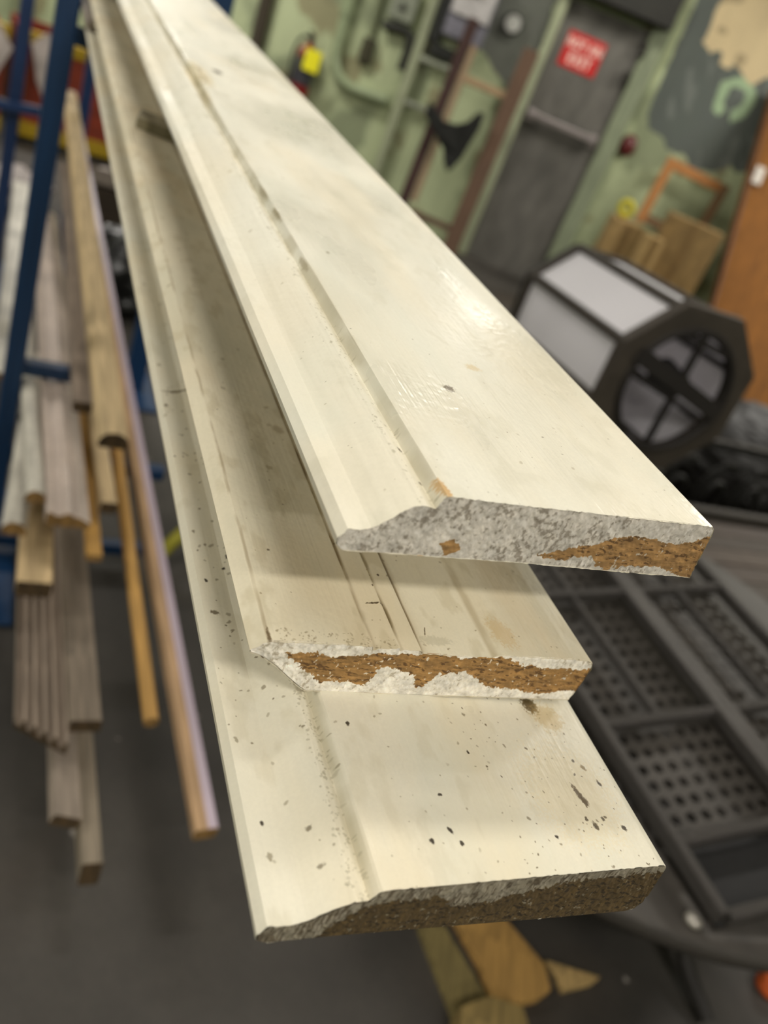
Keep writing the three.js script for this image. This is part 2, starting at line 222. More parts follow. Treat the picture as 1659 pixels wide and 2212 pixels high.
{
  const P = [[0, 0], [0.06, 0.0004], [0.1403, -0.0002], [0.1388, 0.008], [0.1366, 0.0195], [0.1356, 0.0222], [0.1342, 0.0233], [0.128, 0.0236], [0.09, 0.0234], [0.0560, 0.0231], [0.0262, 0.0232], [0.0250, 0.0230], [0.0243, 0.0222], [0.0235, 0.0196], [0.0229, 0.0183], [0.0205, 0.0188], [0.0185, 0.0189], [0.0165, 0.0184], [0.0150, 0.0176], [0.0135, 0.0164], [0.0115, 0.0145], [0.0095, 0.0124], [0.0075, 0.0106], [0.0055, 0.0093], [0.0035, 0.0085], [0.0015, 0.0082], [-0.0006, 0.0083], [-0.0014, 0.0080], [-0.0034, 0.0045], [-0.0031, 0.0022], [-0.001, 0.0004]];
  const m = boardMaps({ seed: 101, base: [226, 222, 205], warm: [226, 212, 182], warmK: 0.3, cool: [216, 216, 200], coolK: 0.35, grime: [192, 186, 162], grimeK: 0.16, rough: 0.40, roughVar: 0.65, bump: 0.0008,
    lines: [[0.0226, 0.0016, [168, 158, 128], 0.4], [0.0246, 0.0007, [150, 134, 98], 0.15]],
    marks: [[0.0557, 0.0718, 0.0026, 0.0028, 0.3, [110, 100, 84], 0.8], [0.0763, 0.0943, 0.004, 0.003, 0, [206, 184, 140], 0.6], [0.0501, 0.5955, 0.0045, 0.009, 0, [70, 60, 44], 0.85], [0.0273, 0.5441, 0.003, 0.01, 0, [150, 136, 100], 0.6], [0.0246, 0.2354, 0.0008, 0.010, 0, [130, 116, 84], 0.55], [0.0402, 0.1937, 0.001, 0.0014, 0, [130, 118, 92], 0.7], [0.0243, 0.27, 0.0008, 0.012, 0, [140, 126, 96], 0.5], [0.0240, 0.175, 0.0006, 0.008, 0, [140, 126, 96], 0.5], [0.0253, 0.004, 0.0014, 0.006, 0.15, [196, 158, 104], 0.9], [0.0245, 0.5, 0.003, 0.05, 0, [176, 160, 120], 0.5], [0.03, 0.56, 0.010, 0.05, 0, [228, 204, 154], 0.5], [0.0216, 0.030, 0.0006, 0.0016, 0.4, [90, 80, 60], 0.8], [0.0224, 0.012, 0.0005, 0.001, 0.4, [90, 80, 60], 0.8]],
    specks: [{ n: 420, d0: 0, d1: 0.5, x0: 0.0175, x1: 0.0236, r: 0.0006, c: [150, 142, 116], k: 0.5 }, { n: 260, d0: 0.3, d1: 2.4, x0: 0.018, x1: 0.0236, r: 0.0011, c: [150, 142, 116], k: 0.5 }, { n: 90, d0: 0, d1: 0.5, x0: 0, x1: 0.135, r: 0.0007, c: [150, 138, 110], k: 0.5, pow: 1.6 }, { n: 60, d0: 0, d1: 0.12, x0: 0.005, x1: 0.13, r: 0.00035, c: [90, 80, 60], k: 0.7 }, { n: 40, d0: 0.3, d1: 2, x0: 0, x1: 0.13, r: 0.0014, c: [168, 154, 120], k: 0.5 }] });  // dense specks in the groove band: partly dirt, partly its shade painted in
  const W1 = [[0.0672, 0.0045], [0.0738, 0.0062], [0.0810, 0.0090], [0.0890, 0.0105], [0.0944, 0.0146], [0.1083, 0.0158], [0.1228, 0.0140], [0.1304, 0.0158], [0.1345, 0.0190], [0.1376, 0.0185], [0.1415, -0.001], [0.1334, 0.0006], [0.1235, 0.0036], [0.1068, 0.0024], [0.1001, 0.0001], [0.0934, 0.0020], [0.0903, 0.0053], [0.0827, 0.0046], [0.0807, 0.0030], [0.0716, 0.0032]];
  const cap = capMat({ seed: 130, base: [202, 195, 184], lit: [226, 221, 212], pit: [116, 106, 92], pitK: -0.01, wood: [W1, [[0.0299, 0.0056], [0.0345, 0.0072], [0.0391, 0.0037], [0.0335, 0.0008]]], brown: [158, 122, 76], dark: [84, 60, 34] });
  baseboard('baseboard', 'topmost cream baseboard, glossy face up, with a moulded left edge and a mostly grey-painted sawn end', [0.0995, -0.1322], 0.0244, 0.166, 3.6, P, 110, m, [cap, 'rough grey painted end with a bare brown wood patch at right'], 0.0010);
}
{
  // the middle one lies face down: its back has two scraped ridges and a ramp
  const P = [[0.0227, -0.0225], [0.0486, -0.0232], [0.0887, -0.0233], [0.1425, -0.0236], [0.1422, -0.010], [0.1418, -0.0040], [0.1400, -0.0014], [0.1370, -0.0002], [0.13, 0.0001], [0.0960, 0.0000], [0.0945, -0.0004], [0.0905, -0.0013], [0.0890, -0.0015], [0.0606, -0.0014], [0.0598, -0.0013], [0.0592, -0.0004], [0.0586, 0.0001], [0.0576, 0.0001], [0.0520, -0.0003], [0.0512, -0.0009], [0.0506, -0.0009], [0.0500, 0.0002], [0.0493, 0.0003], [0.0486, -0.0002], [0.0418, -0.0004], [0.0408, -0.0010], [0.0400, -0.0009], [0.0392, 0.0004], [0.02, 0.0006], [0.0022, 0.0003], [0.0012, -0.0001], [-0.0030, -0.0042], [-0.0026, -0.0052], [-0.0016, -0.0056], [0.0003, -0.0062], [0.0045, -0.0086], [0.0079, -0.0108], [0.0115, -0.0139], [0.0150, -0.0168], [0.0180, -0.0192], [0.0206, -0.0212]];
  P.flip = true;
  const m = boardMaps({ seed: 201, base: [216, 207, 182], warm: [200, 182, 148], warmK: 0.5, cool: [192, 188, 166], coolK: 0.45, grime: [168, 154, 120], grimeK: 0.25, rough: 0.52, roughVar: 0.3, bump: 0.0007,
    lines: [[0.0402, 0.0010, [138, 118, 86], 0.75], [0.0512, 0.0008, [112, 96, 64], 0.85], [0.0602, 0.0009, [118, 100, 68], 0.85], [0.092, 0.0016, [160, 144, 112], 0.5], [0.0024, 0.0006, [124, 106, 76], 0.4]],
    marks: [[0.0470, 0.0226, 0.0036, 0.00045, 0.10, [72, 58, 36], 0.95], [0.0503, 0.0224, 0.0009, 0.0008, 0, [60, 48, 30], 0.95], [0.0654, 0.0112, 0.0003, 0.0026, -0.35, [86, 72, 48], 0.95], [0.0544, 0.0386, 0.0006, 0.0007, 0, [70, 58, 40], 0.9], [0.0498, 0.0321, 0.0006, 0.0007, 0, [80, 66, 46], 0.9], [0.0024, 0.0025, 0.0007, 0.0045, 0, [92, 74, 46], 0.85], [0.0345, 0.1334, 0.003, 0.004, 0, [150, 134, 104], 0.5], [0.0113, 0.0455, 0.0006, 0.0008, 0, [90, 78, 56], 0.8], [0.0721, 0.2747, 0.003, 0.02, 0.2, [150, 132, 92], 0.5], [0.068, 0.007, 0.008, 0.0025, 0, [156, 148, 122], 0.3], [0.10, 0.012, 0.006, 0.009, 0.2, [196, 170, 126], 0.6]],
    specks: [{ n: 170, d0: 0, d1: 0.4, x0: 0, x1: 0.135, r: 0.0006, c: [110, 94, 64], k: 0.7, pow: 1.5 }, { n: 60, d0: 0.1, d1: 1.2, x0: 0, x1: 0.06, r: 0.0014, c: [146, 130, 96], k: 0.6 }, { n: 120, d0: 0, d1: 0.006, x0: 0.005, x1: 0.05, r: 0.0005, c: [140, 126, 98], k: 0.7 }] });
  const W1 = [[0.0083, -0.0047], [0.0145, -0.0050], [0.0223, -0.0040], [0.0277, -0.0064], [0.0420, -0.0030], [0.0502, -0.0028], [0.0665, -0.0014], [0.0776, -0.0030], [0.0958, -0.0014], [0.1065, -0.0048], [0.1237, -0.0062], [0.1435, -0.0048], [0.1435, -0.0180], [0.1237, -0.0208], [0.1132, -0.0190], [0.0960, -0.0175], [0.0917, -0.0146], [0.0825, -0.0098], [0.0790, -0.0112], [0.0765, -0.0100], [0.0741, -0.0125], [0.0720, -0.0112], [0.0707, -0.0163], [0.0656, -0.0204], [0.0630, -0.0140], [0.0586, -0.0114], [0.0468, -0.0090], [0.0454, -0.0163], [0.0440, -0.0200], [0.0369, -0.0179], [0.0265, -0.0184], [0.0172, -0.0119]];
  const cap = capMat({ seed: 230, base: [236, 229, 216], lit: [246, 242, 232], pit: [160, 146, 122], pitK: -0.05, wood: [W1], brown: [158, 121, 72], dark: [88, 62, 34], edge: 0.0028 });
  baseboard('baseboard', 'middle baseboard of the three, lying face down with its grooved cream back up', [0.0886, -0.1747], -0.028, 0.170, 3.6, P, 210, m, [cap, 'sawn end of bare brown wood with torn white paint along its edges'], 0.0011);
}
{
  const k = 1.02, P = [[0, 0], [0.02, -0.0006], [0.06, -0.0030], [0.11, -0.0060], [0.143, -0.0075], [0.1475, -0.0062], [0.1475, 0.002], [0.1440, 0.0120], [0.1415, 0.0195], [0.1405, 0.0215], [0.139, 0.0224], [0.134, 0.0226], [0.09, 0.0224], [0.0560, 0.0222], [0.0275, 0.0220], [0.0262, 0.0218], [0.0254, 0.0211], [0.0245, 0.0186], [0.0239, 0.0170], [0.0216, 0.0174], [0.0195, 0.0172], [0.0178, 0.0164], [0.0162, 0.0155], [0.0140, 0.0140], [0.0120, 0.0124], [0.0100, 0.0108], [0.0080, 0.0096], [0.0060, 0.0087], [0.0035, 0.0080], [0.0010, 0.0079], [-0.0022, 0.0083], [-0.0030, 0.0079], [-0.0047, 0.0045], [-0.0042, 0.0020], [-0.0016, 0.0004]].map(([x, y]) => [x * k, y * k]);
  const m = boardMaps({ seed: 301, base: [224, 218, 198], warm: [222, 204, 166], warmK: 0.4, cool: [214, 212, 194], coolK: 0.4, grime: [188, 178, 150], grimeK: 0.2, rough: 0.42, roughVar: 0.4, bump: 0.0005,
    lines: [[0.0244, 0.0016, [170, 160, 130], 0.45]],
    marks: [[0.1195, 0.0290, 0.0013, 0.0052, 0.16, [56, 42, 26], 1], [0.1206, 0.0262, 0.0016, 0.0026, 0.1, [50, 38, 24], 1], [0.1192, 0.0163, 0.0013, 0.0018, 0.2, SOOT, 1], [0.0490, 0.0142, 0.0009, 0.0011, 0.3, SOOT, 1], [0.0573, 0.0174, 0.0008, 0.0014, 0.4, SOOT, 1], [0.0596, 0.0129, 0.0008, 0.0011, 0.5, SOOT, 0.95], [0.0991, 0.0130, 0.0009, 0.0009, 0, SOOT, 1], [0.1167, 0.0191, 0.0008, 0.0010, 0, SOOT, 1], [0.1246, 0.0188, 0.0008, 0.0010, 0.3, SOOT, 1], [0.1323, 0.0149, 0.0012, 0.0011, 0, SOOT, 1], [0.0588, 0.0303, 0.0009, 0.0006, 0, SOOT, 0.9], [0.0780, 0.0470, 0.0007, 0.0009, 0, SOOT, 0.9], [0.1326, 0.0333, 0.0008, 0.0016, 0.2, SOOT, 0.95], [0.1259, 0.0435, 0.0008, 0.0009, 0, SOOT, 0.9], [0.1291, 0.0404, 0.0012, 0.0015, 0.2, [110, 94, 66], 0.8], [0.0332, 0.0584, 0.0008, 0.0010, 0, SOOT, 0.9], [0.1193, 0.0700, 0.004, 0.005, 0.3, [84, 68, 38], 0.95], [0.125, 0.064, 0.008, 0.008, 0.2, [196, 170, 118], 0.5], [0.116, 0.03, 0.022, 0.024, 0.2, [222, 200, 152], 0.28],
      [0.0012, 0.1214, 0.0022, 0.0012, 0, [90, 78, 56], 0.75], [0.0103, 0.1526, 0.0007, 0.0014, 0, SOOT, 0.95], [0.0082, 0.1459, 0.0007, 0.0008, 0, SOOT, 0.95], [0.0004, 0.1393, 0.0008, 0.0010, 0, SOOT, 0.95], [0.0019, 0.0315, 0.0006, 0.0008, 0, SOOT, 0.95], [0.0055, 0.2883, 0.0075, 0.0013, 0.12, [112, 98, 70], 0.8], [0.0021, 0.0204, 0.0012, 0.0014, 0, [140, 130, 106], 0.7], [0.0137, 0.0257, 0.0010, 0.0010, 0, [120, 110, 88], 0.8], [0.0142, 0.0132, 0.0012, 0.0010, 0, [120, 110, 88], 0.7]],
    specks: [{ n: 260, d0: 0, d1: 0.12, x0: 0.019, x1: 0.0250, r: 0.0006, c: [146, 138, 112], k: 0.5 }, { n: 150, d0: 0, d1: 0.1, x0: 0.08, x1: 0.14, r: 0.00055, c: [80, 66, 42], k: 0.8 }, { n: 90, d0: 0, d1: 0.12, x0: 0, x1: 0.1, r: 0.0006, c: [130, 118, 92], k: 0.6 }, { n: 120, d0: 0.06, d1: 0.3, x0: -0.003, x1: 0.02, r: 0.0007, c: [96, 84, 60], k: 0.75 }, { n: 70, d0: 0.25, d1: 1.4, x0: -0.003, x1: 0.022, r: 0.0012, c: [140, 128, 98], k: 0.6 }] });  // first specks darken the groove band beyond its dirt, standing in for shade
  const W1 = [[0.0120, -0.004], [0.0190, 0.0070], [0.0245, 0.0145], [0.0333, 0.0165], [0.0494, 0.0160], [0.0560, 0.0105], [0.0700, 0.0100], [0.0870, 0.0150], [0.1038, 0.0185], [0.155, 0.0190], [0.155, -0.0160], [0.1130, -0.014], [0.0718, -0.010], [0.0350, -0.007]];
  const cap = capMat({ seed: 330, base: [134, 126, 108], lit: [176, 168, 152], pit: [58, 46, 30], pitK: 0.1, saw: true, wood: [W1], brown: [82, 66, 38], dark: [42, 33, 19], edge: 0.005 });
  baseboard('baseboard', 'lowest of the three cream baseboards, face up, with black paint chips near its dirty dark end', [0.0886, -0.2189], -0.0594, 0.098, 3.65, P, 310, m, [cap, 'weathered dark brown sawn end with a grey painted rim', 0.0001], 0.0014);
}
// small wood chip lying between the top and middle boards, and a pinkish scrap on the lowest board
{
  const s = poly([[-0.026, -0.014], [-0.02, 0.02], [0.0, 0.018], [0.012, 0.028], [0.045, 0.03], [0.045, -0.018], [0.0, -0.02]]);
  const m = solo('wood_chip', extr(s, 0.008, 0.0012).rotateX(-Math.PI / 2), wood(0xb4ac92), 'small dark grey wood chip lying between the top and middle baseboards', 'wood chip', wtd(0.122, -0.1747, 0.79));
  frameOf(m, W, T, D.clone().negate());
  const p = solo('moulding_scrap', extr(poly([[0, 0], [0.026, 0], [0.026, 0.008], [0.018, 0.013], [0.008, 0.013], [0, 0.01]]), 0.8, 0.001, 1), paint(0xa89c90, 0.6), 'pinkish grey scrap of moulding lying on the far left edge of the lowest baseboard', 'moulding', wtd(0.0815, -0.2085, 2.22));
  frameOf(p, W, T, D.clone().negate());
}

// ================================================================ BLUE LUMBER RACKS
const blue = paint(0x0a3a66, 0.45), blue2 = paint(0x203f72, 0.45);
{
  const base = wtd(0.062, 0, 1.61); base.y = 0;
  const r = thing('lumber_rack', 'dark blue steel rack post at left with short arms holding the boards', 'rack', base);
  part('post', at(rbox(0.036, 1.7, 0.04, 0.004), 0, 0.85, 0).rotateY(LAMP_TURN), blue, r);
  const arm = (y, L) => part('arm', bar(V(0, y, 0), W.clone().multiplyScalar(L).add(V(0, y, 0)), 0.03, 0.028), blue, r);
  arm(1.083, 0.22); arm(1.187, 0.22); arm(0.475, 0.118); arm(0.268, 0.34); arm(0.045, 0.34);
  part('foot', at(rbox(0.12, 0.012, 0.5, 0.004), 0, 0.006, 0).rotateY(LAMP_TURN), blue, r);
  const q = wtd(0.256, 0, 3.72); q.y = 0;
  const r2 = thing('lumber_rack', 'second blue steel post seen in front of the red bin, left of the boards', 'rack', q);
  const topY = wtd(0.256, -0.243, 3.72).y - 0.028;
  part('post', at(rbox(0.042, topY, 0.042, 0.004), 0, topY / 2, 0).rotateY(LAMP_TURN), blue2, r2);
  part('arm', bar(W.clone().multiplyScalar(-0.17).add(V(0, topY + 0.012, 0)), W.clone().multiplyScalar(0.1).add(V(0, topY + 0.012, 0)), 0.04, 0.024), blue2, r2);
  part('foot', at(rbox(0.12, 0.012, 0.4, 0.004), 0, 0.006, 0).rotateY(LAMP_TURN), blue2, r2);
  const r3 = thing('lumber_rack', 'blue steel post with a cross bar at the far left, behind the nearest post', 'rack', V(-1.716, 0, -2.793));
  part('post', at(rbox(0.042, 1.5, 0.042, 0.004), 0, 0.75, 0).rotateY(LAMP_TURN), blue2, r3);
  part('arm', bar(V(-0.2, 0.6, 0.12), V(0.16, 0.662, 0.0), 0.03, 0.03), blue2, r3);
  part('foot', at(rbox(0.12, 0.012, 0.4, 0.004), 0, 0.006, 0).rotateY(LAMP_TURN), blue2, r3);
  const r4 = thing('lumber_rack', 'blue steel post standing behind the boards, showing below and above them', 'rack', V(-0.95, 0, -2.42));
  part('post', at(rbox(0.062, 1.75, 0.05, 0.004), 0, 0.875, 0).rotateY(LAMP_TURN), blue, r4);
  part('foot', at(rbox(0.14, 0.012, 0.3, 0.004), 0, 0.006, 0).rotateY(LAMP_TURN), blue, r4);
}

// ================================================================ MOULDINGS STORED ON THE LOWER ARMS
function stick(name, label, near, far, shape, mat, endMat, o = {}) {
  const A = V(...near), B = V(...far), Z = A.clone().sub(B), L = Z.length(); Z.normalize();
  const X = new THREE.Vector3().crossVectors(V(0, 1, 0), Z).normalize(), Y = new THREE.Vector3().crossVectors(Z, X);
  const g = thing(name, label, o.cat || 'moulding', A, o.group); frameOf(g, X, Y, Z); if (o.roll) g.rotateZ(o.roll);
  const e = extr(shape, L, 0, 1, 10); e.translate(0, 0, -L); const mitre = (q) => { const p = q.attributes.position; if (o.skew) for (let i = 0; i < p.count; i++) if (p.getZ(i) > -0.5 * L) p.setZ(i, p.getZ(i) + o.skew * p.getX(i)); return q; }; mitre(e); part('shaft', toCreasedNormals(e, 0.6), mat, g);
  const c = mitre(extr(shape, 0.0012, 0, 1, 10)); part('cut_end', c, endMat, g, o.end);
  if (o.face) part('painted_face', at(rbox(o.face[2], o.face[3], L, 0.001), o.face[0], o.face[1], -L / 2), o.face[4], g, 'pale lavender painted face');
  return g;
}
const circ = (r) => { const s = new THREE.Shape(); s.absarc(0, 0, r, 0, Math.PI * 2); return s; };
const rect = (w, h, c = 0.002) => poly([[-w / 2 + c, -h / 2], [w / 2 - c, -h / 2], [w / 2, -h / 2 + c], [w / 2, h / 2 - c], [w / 2 - c, h / 2], [-w / 2 + c, h / 2], [-w / 2, h / 2 - c], [-w / 2, -h / 2 + c]]);
const halfRound = (w, h) => { const p = [[-w / 2, 0], [w / 2, 0]]; for (let i = 0; i <= 10; i++) { const a = Math.PI * i / 10; p.push([w / 2 * Math.cos(a) * 0.98, h * 0.3 + h * 0.7 * Math.sin(a)]); } return poly(p); };
const casing = (w, h) => poly([[-w / 2, 0], [w / 2, 0], [w / 2, h * 0.35], [w * 0.42, h * 0.42], [w * 0.34, h * 0.6], [w * 0.22, h * 0.75], [w * 0.1, h * 0.78], [w * 0.06, h * 0.98], [-w * 0.1, h], [-w * 0.14, h * 0.82], [-w * 0.3, h * 0.78], [-w * 0.36, h * 0.95], [-w * 0.46, h], [-w / 2, h * 0.9]]);
const fluted = (w, h) => { const p = [[-w / 2, 0], [w / 2, 0]]; const n = 5; for (let i = 0; i < n; i++) { const x1 = w / 2 - i * w / n, s = w / n; p.push([x1, h], [x1 - s * 0.25, h], [x1 - s * 0.4, h * 0.4], [x1 - s * 0.6, h * 0.35], [x1 - s * 0.85, h * 0.4]); } p.push([-w / 2, h]); return poly(p); };
const pine = wood(0xd9aa5e), tanw = wood(0xe9cfa2), palew = paint(0xebe5d6, 0.5), greyw = wood(0xb5a698), endDark = wood(0x5d4a30), endTan = wood(0xb08a52), pinkp = wood(0xd8b48c);
stick('pole', 'long square pole with a pinkish lavender side, reaching lowest beside the boards', [-0.054, 0.202, -0.80], [-1.705, 0.679, -3.120], rect(0.034, 0.03, 0.004), pinkp, endTan, { cat: 'wood pole', face: [0.0085, 0.0152, 0.015, 0.001, paint(0xd6c4d2, 0.4)], end: 'brown cut end' });
stick('pole', 'yellow pine rod ending just left of the long pinkish pole', [-0.194, 0.308, -0.857], [-1.107, 0.538, -2.228], circ(0.0115), pine, endTan, { cat: 'wood pole' });
stick('moulding', 'wide rounded tan moulding on top of the stored bundle, beside the pinkish pole', [-0.461, 0.540, -1.151], [-1.632, 0.688, -2.988], halfRound(0.050, 0.03), wood(0xf0d6a8), endDark);
stick('moulding', 'pinkish grey strip with a dark end between the profiled casing and the wide tan moulding', [-0.594, 0.503, -1.301], [-1.433, 0.545, -2.668], rect(0.034, 0.022), wood(0xa8988a), endDark);
stick('moulding', 'short tan stick ending under the wide rounded moulding', [-0.449, 0.415, -1.164], [-0.755, 0.402, -1.644], rect(0.028, 0.022), tanw, endDark);
stick('moulding', 'flat orange pine strip among the stored mouldings', [-0.416, 0.380, -1.065], [-0.772, 0.345, -1.661], rect(0.026, 0.012), wood(0xeab866), endTan);
stick('moulding', 'narrow cream moulding with a rounded face, second from the left of the bundle', [-0.537, 0.433, -1.071], [-1.000, 0.410, -1.783], halfRound(0.032, 0.022), palew, endTan);
stick('moulding', 'leftmost cream moulding of the stored bundle', [-0.561, 0.357, -1.065], [-0.905, 0.337, -1.70], halfRound(0.040, 0.025), palew, endTan);
stick('moulding', 'wide off-white profiled casing with a pinkish tint in the middle of the bundle', [-0.471, 0.419, -1.064], [-1.318, 0.450, -2.381], casing(0.070, 0.026), paint(0xe2d0c2, 0.4), endTan);
stick('moulding', 'square tan stick end poking out beneath the profiled casing', [-0.481, 0.315, -1.009], [-0.917, 0.30, -1.757], rect(0.055, 0.03), tanw, endDark);
stick('moulding', 'grey-brown fluted moulding with a stepped end, low in the bundle', [-0.336, 0.227, -0.814], [-0.934, 0.147, -1.792], fluted(0.072, 0.022), greyw, endDark, { skew: 0.8 });
stick('moulding', 'dark grey-brown flat moulding right of the fluted one', [-0.286, 0.255, -0.848], [-0.884, 0.175, -1.826], rect(0.046, 0.022), wood(0x968a7c), endDark, { end: 'blackened cut end' });
stick('moulding', 'low grey moulding reaching below the fluted one', [-0.244, 0.180, -0.743], [-0.738, 0.115, -1.551], rect(0.042, 0.02), wood(0xb0a396), endDark, { roll: -0.35 });
stick('moulding', 'narrow grey moulding with a dark end, lowest of the bundle', [-0.178, 0.152, -0.704], [-0.672, 0.087, -1.512], rect(0.028, 0.045), wood(0xa89c8a), endDark);
stick('moulding', 'pale cream board leaning low behind the nearest blue post', [-1.147, 0.10, -1.988], [-1.951, 0.229, -3.310], rect(0.075, 0.02), palew, endTan);
stick('moulding', 'greyish board at the far left edge, behind the nearest blue post', [-1.30, 0.205, -2.0], [-2.12, 0.30, -3.28], rect(0.075, 0.02), paint(0xb5aca2, 0.6), endTan);

// ================================================================ RED BINS AND CLUTTER ON THE LEFT
{
  const redp = paint(0x9a3a1c, 0.6), yel = paint(0xc6a416, 0.55), black = paint(0x1c1a14, 0.8);
  const bin = (label, pos, w) => { const g = thing('steel_bin', label, 'bin', pos); g.rotation.y = Math.PI / 4 - 0.1; const H = 0.6;
    part('panel', at(rbox(w, H - 0.16, 0.02, 0.004), 0, 0.09 + (H - 0.16) / 2, 0), redp, g);
    part('back_panel', at(rbox(w, H - 0.1, 0.02, 0.004), 0, 0.09 + (H - 0.1) / 2, -0.7), redp, g);
    for (const s of [-1, 1]) part('side_panel', at(rbox(0.02, H - 0.12, 0.7, 0.004), s * (w / 2 - 0.012), 0.09 + (H - 0.12) / 2, -0.35), redp, g);
    part('rim', at(rbox(w + 0.02, 0.07, 0.05, 0.008), 0, H - 0.03, 0), yel, g); part('rim', at(rbox(w + 0.02, 0.085, 0.05, 0.008), 0, 0.075, 0), yel, g);
    part('corner_post', at(rbox(0.045, H, 0.05, 0.008), -w / 2, H / 2 + 0.02, 0.012), yel, g);
    part('base', at(rbox(w, 0.035, 0.7, 0.006), 0, 0.0175, -0.35), black, g); return g; };
  bin('rust-red steel bin with yellow rims, seen behind the blue posts', V(-2.62, 0, -5.1), 0.86);
  bin('second rust-red steel bin with a yellow edge at the far left border', V(-3.28, 0, -4.44), 0.8);
  const white = paint(0xe9dcd6, 0.5);
  const drape = (label, pts, c, lx) => { const r = Math.PI / 4 - 0.1, q = extr(poly(pts), 0.006, 0.002, 2), p = q.attributes.position; for (let i = 0; i < p.count; i++) p.setZ(i, p.getZ(i) + 0.008 * Math.sin(p.getX(i) * 60)); q.computeVertexNormals(); const m = solo('paper_sheet', q, white, label, 'paper', V(c.x + Math.cos(r) * lx + Math.sin(r) * 0.045, 0, c.z - Math.sin(r) * lx + Math.cos(r) * 0.045)); m.rotation.y = r; };
  drape('white folded paper draped over the rim of the red bin', [[-0.07, 0.545], [0.0, 0.625], [0.06, 0.60], [0.085, 0.5], [0.03, 0.27], [-0.02, 0.36]], V(-2.62, 0, -5.1), -0.33);
  drape('white paper at the left border, draped over the second red bin', [[-0.10, 0.60], [0.0, 0.60], [0.075, 0.50], [0.03, 0.40], [-0.02, 0.27], [-0.08, 0.36]], V(-3.28, 0, -4.44), 0.35);
  // lumpy heaps
  const lump = (w, h, d, seed, amp) => { const g = new THREE.IcosahedronGeometry(0.5, 12), p = g.attributes.position; for (let i = 0; i < p.count; i++) { const x = p.getX(i), y = p.getY(i), z = p.getZ(i), k = 1 + amp * (fbm(x * 5 + 9, y * 5 + z * 4, seed, 4) - 0.5); p.setXYZ(i, x * w * k, Math.max(-0.5, (y * k)) * h + h / 2, z * d * k); } g.computeVertexNormals(); return g; };
  solo('paper_heap', lump(0.34, 0.22, 0.3, 3, 0.8), paint(0xcfc4bd, 0.8), 'crumpled whitish paper lying on the floor in front of the red bin', 'paper', V(-1.98, 0, -4.12));
  solo('paper_heap', lump(0.3, 0.18, 0.26, 5, 0.8), paint(0xc9bfbb, 0.8), 'crumpled greyish paper at the far left, below the yellow rim', 'paper', V(-2.2, 0, -3.68));
  solo('plaster_lump', lump(0.13, 0.13, 0.12, 8, 0.6), paint(0xe6ddd0, 0.8), 'small white lump beside the left edge of the lowest baseboard', 'plaster lump', V(-1.80, 0, -4.3));
  const carton = thing('carton', 'dark brown carton standing on the floor beyond the pinkish pole', 'box', V(-1.74, 0, -3.78)); carton.rotation.y = 0.55;
  part('carton_body', at(rbox(0.36, 0.27, 0.3, 0.006), 0, 0.135, 0), paint(0x3d3122, 0.85), carton);
  for (const s of [-1, 1]) part('flap', rbox(0.36, 0.005, 0.15, 0.002).translate(0, 0, s * 0.07).rotateX(s * -0.05).translate(0, 0.279, s * 0.003), paint(0x483a2a, 0.85), carton);
  solo('rubbish_bag', lump(0.42, 0.3, 0.38, 12, 0.5), std(0x141414, 0.35), 'black plastic rubbish bag on the floor between the pole and the blue post', 'bag', V(-1.32, 0, -3.02));
  const plank = (label, a, b, w, c) => stick('plank', label, a, b, rect(w, 0.02), wood(c), wood(c), { cat: 'plank' });
  plank('grey plank on the floor nearest the long pinkish pole', [-0.80, 0.012, -1.95], [-1.36, 0.012, -2.72], 0.10, 0x6a6460);
  plank('dark grey plank on the floor closest to the lowest baseboard', [-0.50, 0.012, -1.98], [-0.80, 0.012, -2.6], 0.08, 0x4d4844);
  plank('pale-edged plank tucked on the floor under the lowest baseboard', [-0.44, 0.013, -2.08], [-0.82, 0.013, -2.95], 0.03, 0xa39890);
  const strap = []; for (let i = 0; i <= 12; i++) { const t = i / 12; strap.push(V(-0.475 + 0.15 * t, 0.012 + 0.11 * Math.sin(Math.PI * Math.min(1, t * 1.05)), -1.6 - 0.26 * t + 0.03 * Math.sin(t * 6))); }
  solo('strap', tube(strap, 0.017, 50, 8), paint(0xbfb83c, 0.6), 'yellow-green strap looped on the floor behind the lowest baseboard', 'strap');
}

